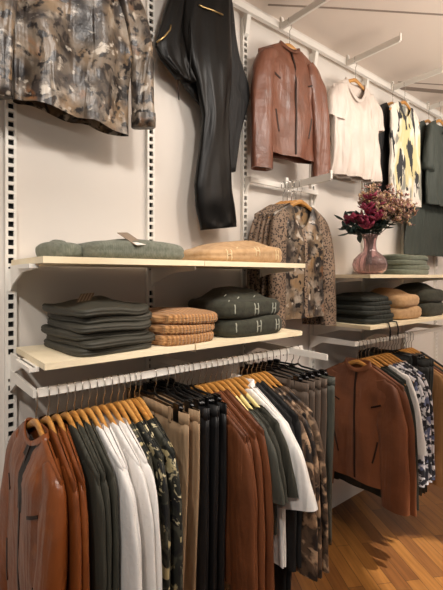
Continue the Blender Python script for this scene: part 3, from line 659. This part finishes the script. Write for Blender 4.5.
# ------------------------------------------------------------------ folded clothes
def folded(name, loc, w, d, h, matl, seed, label, cat, group=None, puff=0.2, rz=0.0, droop=0.0, tagm=None, letters=None, marks=None, groove=0.05, ex=0.45, lumps=1.0, wave=None, tilt=0.0):
    root = empty(name, loc, rz); tag(root, label, cat, group); m = MB(); rings = []; NT = 72
    def ring(sx, z, gr, seedz, k=1.0):
        r = []
        for j in range(NT):
            t = 2 * math.pi * j / NT
            x = sgp(math.cos(t), ex) * (w / 2 * sx); y = sgp(math.sin(t), ex) * (d / 2 * (1 - (1 - sx) * min(w, d) / d if sx > 0.85 else sx))
            e = noise.noise(Vector((x * 6 + seed, y * 6, z * 4))) * 0.012 * lumps
            zz = z + noise.noise(Vector((x * 7 + seed * 2, y * 7, 3.3))) * 0.010 * lumps * k * min(1, z / h + 0.15) - droop * (max(0, -y / (d / 2)) ** 3 + 0.5 * max(0, abs(x) / (w / 2)) ** 4) * min(1, z / (h * .5))
            zz *= 1 + tilt * x / (w / 2)
            if wave: zz += wave[0] * (0.5 + noise.noise(Vector((x * 7, y * 7, wave[1])))) * (wave[2] + z) / 0.1
            f = 1 + e / (w / 2) - gr
            r.append((x * f, y * f, max(zz, 0.0004 * (1 + z)) if not (wave and wave[2] > 0) else zz))
        return r
    n = 14
    rings.append(ring(0.55, 0.0, 0, 0, 0)); rings.append(ring(0.9, 0.0, 0, 0, 0))
    rr = min(h * 0.5, 0.05)
    for i in range(n + 1):
        ph = -math.pi / 2 + math.pi * i / n
        z = h / 2 + h / 2 * math.sin(ph); inset = rr * (1 - max(0.0, math.cos(ph)) ** 0.7)
        gr = groove * math.exp(-((ph) / 0.15) ** 2)
        rings.append(ring(1 - inset / (w / 2), z, gr, 0, 0.6))
    for sx in (0.86, 0.70, 0.52, 0.34, 0.18, 0.05):
        q = 1 - sx
        rings.append(ring(sx * (1 - rr / (w / 2)), h * (1 + puff * sm(q * 1.6)), 0, 0))
    m.loft(rings, 0, True, True, True)
    mats = [matl]
    if letters or marks:
        bv = BVHTree.FromPolygons(m.v, m.f); mats.append(letters[0] if letters else marks[0])
        def stroke(a, c, wd=0.0036):
            # a, c: points on the cloth (ray start, dir given) already hit; band between them following the cloth
            pts = []
            for q in range(9):
                p = a[0].lerp(c[0], q / 8); hit = bv.ray_cast(p, a[1])
                if hit[0] is None: return
                pts.append((hit[0], hit[1]))
            rows = []
            for q, (p, nr) in enumerate(pts):
                dd = (pts[min(q + 1, 8)][0] - pts[max(q - 1, 0)][0]).normalized(); sd = dd.cross(nr).normalized() * wd / 2
                up_ = nr * (0.0022 if nr.dot(a[1]) < 0 else -0.0022)
                rows.append([p - sd - up_, p - sd + up_, p + sd + up_, p + sd - up_])
            m.loft(rows, 1, True, True, True)
        for (cx, cz, hs_, kind) in ((letters[1] if letters else []) + (marks[1] if marks else [])):
            dirv = Vector((0, 0.94, -0.34)); o_ = Vector((cx, -d, cz + d * 0.18)); ux = Vector((1, 0, 0)) * hs_ * 0.42; uz = Vector((0, 0, 1)) * hs_
            if kind == 'H':
                stroke((o_ - ux - uz, dirv), (o_ - ux + uz, dirv)); stroke((o_ + ux - uz, dirv), (o_ + ux + uz, dirv)); stroke((o_ - ux, dirv), (o_ + ux, dirv))
            elif kind == 'I': stroke((o_ - uz, dirv), (o_ + uz, dirv), 0.004)
            else: stroke((o_ - ux * 1.2 - uz * .3, dirv), (o_ + ux * 1.2 + uz * .3, dirv), 0.0035)
    m.build('folded_body', mats, root)
    if tagm:
        tx, ty, ta = tagm; tz = h * (1 + puff) + (0.012 if wave else -0.006)
        t = MB(); t.box(-0.022, 0.022, -0.04, 0.04, -0.001, 0.001); o = t.build('hang_tag', M['tagcard'], root, False); o.location = (tx, ty, tz); o.rotation_euler = (R(30), R(-6), ta); o['label'] = 'printed brown card tag'
        t = MB(); t.box(-0.020, 0.020, -0.046, -0.028, 0.0012, 0.0022); o2 = t.build('tag_strip', M['tag_white'], o, False)
    return root
# sage knit on the upper cream shelf
folded('knitted_jumper', (0.325, -0.215, ZU), 0.33, 0.30, 0.058, M['knit_green'], 1, 'folded sage green knit with a card tag on the upper cream shelf', 'jumper', None, puff=0.22, groove=0.02, tagm=(-0.05, -0.115, R(20)), lumps=1.0, ex=.42)
folded('knitted_scarf', (0.115, -0.14, ZU), 0.10, 0.20, 0.056, M['knit_green'], 2, 'crumpled sage green knit bundle at the near end of the upper cream shelf', 'scarf', None, puff=0.15, rz=R(12), lumps=2.0, ex=.75, groove=0.0)
folded('knitted_jumper', (0.765, -0.205, ZU), 0.44, 0.33, 0.058, M['knit_cream'], 3, 'folded oatmeal jumper with pale letters on the upper cream shelf', 'jumper', None, puff=0.45, groove=0.02, lumps=1.2, ex=.5, tilt=0.22,
       letters=(M['letter_pale'], [(-0.12, 0.028, 0.02, 'H'), (0.02, 0.045, 0.02, 'H'), (0.13, 0.035, 0.02, 'H'), (-0.05, 0.07, 0.012, 'D'), (0.08, 0.07, 0.012, 'D')]))
# dark trousers pile
for i in range(6):
    folded('folded_trousers', (0.224 + 0.009 * math.sin(i * 2.1), -0.195 + 0.008 * math.cos(i * 3), ZL + 0.0215 * i), 0.265 - 0.003 * i, 0.315 - 0.006 * i, 0.0235, M['trouser_fold'], 10 + i,
           'dark olive folded trousers, %s' % ('bottom of their pile', 'second up in their pile', 'third up in their pile', 'fourth up in their pile', 'just under the top pair', 'top pair of the pile with a card tag')[i], 'trousers', 'dark folded trousers beside the tan knits',
           puff=0.05 if i < 5 else 0.65, rz=R(6 + 2.5 * math.sin(i * 1.7)), groove=0.022, lumps=0.6 if i < 5 else 1.3, tagm=(-0.06, -0.03, R(-50)) if i == 5 else None, ex=0.28, wave=(0.018, 4.2, 0.0215 * i))
for i in range(3):
    folded('knitted_jumper', (0.495 + 0.006 * i, -0.20, ZL + 0.0325 * i), 0.25 - 0.008 * i, 0.30, 0.034, M['knit_tan'], 20 + i, 'tan cable knit jumper, %s of its pile of three' % ('bottom', 'middle', 'top')[i], 'jumper', 'tan cable knits',
           puff=0.05 if i < 2 else 0.30, groove=0.012, lumps=0.9, rz=R(3 + 2 * i), ex=.42, wave=(0.010, 7.7, 0.0325 * i))
for i in range(2):
    folded('knitted_jumper', (0.815 - 0.012 * i, -0.20, ZL + 0.068 * i), 0.34 - 0.006 * i, 0.31, 0.072 - 0.006 * i, M['knit_dark'], 24 + i, 'dark forest green jumper with grey letter H, %s of two' % ('lower', 'upper')[i], 'jumper', 'dark green lettered jumpers',
           puff=0.04 if i == 0 else 0.62, groove=0.015, lumps=1.0, ex=.48, wave=(0.010, 2.9, 0.068 * i), letters=(M['letter'], [(-0.01, 0.04, 0.022, 'H'), (0.095, 0.04, 0.022, 'H'), (-0.115, 0.045, 0.018, 'I')] + ([(-0.12, 0.085, 0.014, 'D'), (-0.06, 0.10, 0.014, 'D'), (0.03, 0.105, 0.012, 'D'), (-0.1, 0.12, 0.012, 'D')] if i else [])))
# far shelves
for i in range(4):
    folded('knitted_jumper', (2.13 + 0.010 * math.sin(i * 2), -0.20, ZU2 + 0.027 * i), 0.38 - 0.012 * i, 0.30, 0.029, M['knit_sage'], 30 + i, 'pale sage folded jumper beside the glass vase, %s' % ('bottom of pile', 'second up in pile', 'third up in pile', 'top of pile')[i], 'jumper', 'pale sage jumpers beside the vase', puff=0.05 if i < 3 else 0.4, groove=0.01, lumps=0.8, wave=(0.008, 3.3, 0.027 * i))
for i in range(6):
    folded('folded_trousers', (1.72 + 0.012 * math.sin(i * 1.9), -0.20, ZL2 + 0.0215 * i), 0.30 - 0.008 * i, 0.32 - 0.006 * i, 0.0235, M['green_bottle'], 36 + i, 'black green folded trousers beneath the vase shelf, %s' % ('bottom of pile', 'second up', 'third up', 'fourth up', 'fifth up', 'top of pile')[i], 'trousers', 'black green trousers beneath the vase shelf', puff=0.05 if i < 5 else 0.9, groove=0.006, lumps=0.8, wave=(0.010, 5.1, 0.0215 * i))
for i in range(2):
    folded('knitted_jumper', (2.03, -0.20, ZL2 + 0.066 * i), 0.29, 0.32, 0.07, M['knit_cream'], 42 + i, 'plain oatmeal folded jumper beneath the vase shelf, %s of two' % ('lower', 'upper')[i], 'jumper', 'plain oatmeal jumpers beneath the vase shelf', puff=0.04 if i == 0 else 0.45, groove=0.015, lumps=0.9, wave=(0.008, 1.1, 0.066 * i))
for i in range(2):
    folded('knitted_jumper', (2.36, -0.20, ZL2 + 0.076 * i), 0.33, 0.32, 0.08, M['knit_dark'], 45 + i, 'dark forest green jumper beside the plain oatmeal pile, %s of two' % ('lower', 'upper')[i], 'jumper', 'dark green jumpers beside the oatmeal pile', puff=0.04 if i == 0 else 0.45, groove=0.015, lumps=0.9, wave=(0.008, 6.1, 0.076 * i))
# strap ends hanging over the far shelf edge
for i, (x, ln) in enumerate(((1.70, 0.085), (1.78, 0.07))):
    m = MB(); m.tube([(x, -0.345, ZL2 + 0.010), (x, -0.392, ZL2 + 0.006), (x + 0.004, -0.400, ZL2 - 0.03), (x + 0.002, -0.398, ZL2 - ln)], 0.004, 6)
    o = m.build('fabric_strap', M['black_fabric']); tag(o, 'thin dark strap hanging over the shelf edge, %s of two' % ('longer', 'shorter')[i], 'strap', 'straps over the shelf edge')

# ------------------------------------------------------------------ vase and bouquet
VX, VY, VZ = 1.775, -0.24, ZU2
vase = empty('glass_vase', (VX, VY, VZ)); tag(vase, 'ribbed pink glass vase with a round belly on the far shelf', 'vase')
prof = [(0.045, 0.0), (0.060, 0.004), (0.082, 0.025), (0.090, 0.055), (0.082, 0.085), (0.058, 0.112), (0.038, 0.130), (0.032, 0.155), (0.033, 0.185), (0.040, 0.210), (0.046, 0.222)]
def ringv(r, z, rib): return [((r * (1 + rib * math.cos(14 * a))) * math.cos(a), (r * (1 + rib * math.cos(14 * a))) * math.sin(a), z) for a in [2 * math.pi * j / 84 for j in range(84)]]
fine = []
for i in range(len(prof) - 1):
    for q in range(3): fine.append((prof[i][0] + (prof[i + 1][0] - prof[i][0]) * q / 3, prof[i][1] + (prof[i + 1][1] - prof[i][1]) * q / 3))
fine.append(prof[-1])
m = MB(); m.loft([ringv(r, z, 0.06 if 0.01 < z < 0.13 else 0.02) for r, z in fine] + [ringv(r - 0.003, z + (0.004 if z < .01 else 0), 0.03 if 0.01 < z < 0.13 else 0.01) for r, z in reversed(fine)], 0, True, True, True)
m.build('vessel', M['glass'], vase)
rng = random.Random(5)
def petal(m, base, dirv, ln, wd, mi=0, curl=0.3):
    d = dirv.normalized(); side = d.cross(Vector((0.3, 0.2, 1))).normalized(); up = side.cross(d)
    row = []
    for q in range(5):
        f = q / 4; c = base + d * ln * f + up * curl * ln * f * f; w = wd * math.sin(math.pi * min(0.97, 0.12 + 0.83 * f)) / 2
        row.append([c - side * w, c + up * (-0.12 * w), c + side * w, c + up * (-0.12 * w) + up * 0.0012])
    m.loft(row, mi, True, True, True)
def rdir(up=0.3):
    return Vector((rng.uniform(-1, 1), rng.uniform(-1, 1), rng.uniform(-0.6, 1) + up)).normalized()
def flower_stem(kind, tip, label, group):
    root = empty('flower_stem', (VX, VY, VZ)); tag(root, label, 'flower stem', group)
    tip = Vector(tip); b = Vector((rng.uniform(-.012, .012), rng.uniform(-.012, .012), 0.05 + rng.uniform(0, .04))); nk = Vector((max(-.016, min(.016, tip.x * .12)), max(-.016, min(.016, tip.y * .12)), 0.20))
    m = MB(); mid = nk.lerp(tip, 0.55) + Vector((0, 0, 0.025)); path = [b, b.lerp(nk, .5), nk, nk.lerp(mid, .5), mid, tip]
    m.tube(path, 0.0018, 6); 
    if kind == 'spray':
        tips = []
        for q in range(24):
            s0 = mid.lerp(tip, rng.uniform(0, 1)); e = s0 + rdir(0.4) * rng.uniform(0.025, 0.075); m.tube([s0, s0.lerp(e, .5) + Vector((0, 0, .004)), e], 0.0009, 5); tips.append(e)
    m.build('stem', M['stem'], root)
    m = MB()
    if kind == 'spray':
        for e in tips:
            for q in range(7): petal(m, e + rdir(0) * 0.008, rdir(0.2), rng.uniform(.012, .02), .011, rng.choice((0, 0, 1)))
        m.build('blossom', [M['pink_dry'], M['cream_dry']], root)
    elif kind == 'lily':
        for c in (tip, mid.lerp(tip, .45) + rdir(0) * 0.03):
            for q in range(7):
                a = 2 * math.pi * q / 7; petal(m, c, Vector((math.cos(a), math.sin(a), rng.uniform(.1, .9))) + rdir(0) * .3, rng.uniform(.04, .06), .03, 0, 0.2)
        m.build('blossom', M['magenta'], root)
    else:
        for q in range(16):
            s0 = nk.lerp(mid, .5).lerp(tip, q / 15) if q < 12 else mid.lerp(tip, (q - 11) / 4)
            petal(m, s0, rdir(0.1), rng.uniform(.045, .065), .028, 0, 0.1)
        m.build('leaves', M['leaf'], root)
    return root
f_ = Vector((math.sin(R(58)), math.cos(R(58)), 0)); r_ = Vector((math.cos(R(58)), -math.sin(R(58)), 0))    # directions seen from the shop floor
def off(a, dpt, z): v = r_ * a + f_ * dpt; return (v.x, v.y, z)
for a, dp, z in ((0.03, -.03, .43), (0.09, 0.0, .44), (0.15, -.03, .38), (0.19, .03, .36), (0.20, -.05, .30), (-0.01, .04, .45), (0.11, -.07, .33), (0.22, 0.0, .33), (0.06, .05, .40), (0.05, -.06, .38), (0.12, .04, .42), (0.16, -.07, .33), (0.0, 0.0, .43)):
    flower_stem('spray', off(a, dp, z), 'dried pale pink spray in the pink glass vase', 'dried pink sprays')
for a, dp, z in ((-0.02, -.06, .36), (0.0, -.06, .41), (-0.09, -.05, .31), (-0.11, 0.0, .28), (0.03, -.08, .29), (-0.03, -.06, .27), (0.05, -.06, .31), (0.0, -.05, .33)):
    flower_stem('lily', off(a, dp, z), 'magenta petalled flower stem in the pink glass vase', 'magenta flowers')
for a, dp, z in ((-0.14, 0.0, .31), (-0.16, -.04, .26), (-0.08, .03, .36), (0.06, .02, .32), (0.0, -.04, .30), (-0.12, -.03, .23), (-0.04, -.05, .25), (0.05, -.04, .26), (0.09, -.02, .28), (0.0, .04, .36)):
    flower_stem('leaf', off(a, dp, z), 'dark green leafy stem in the pink glass vase', 'dark leafy stems')
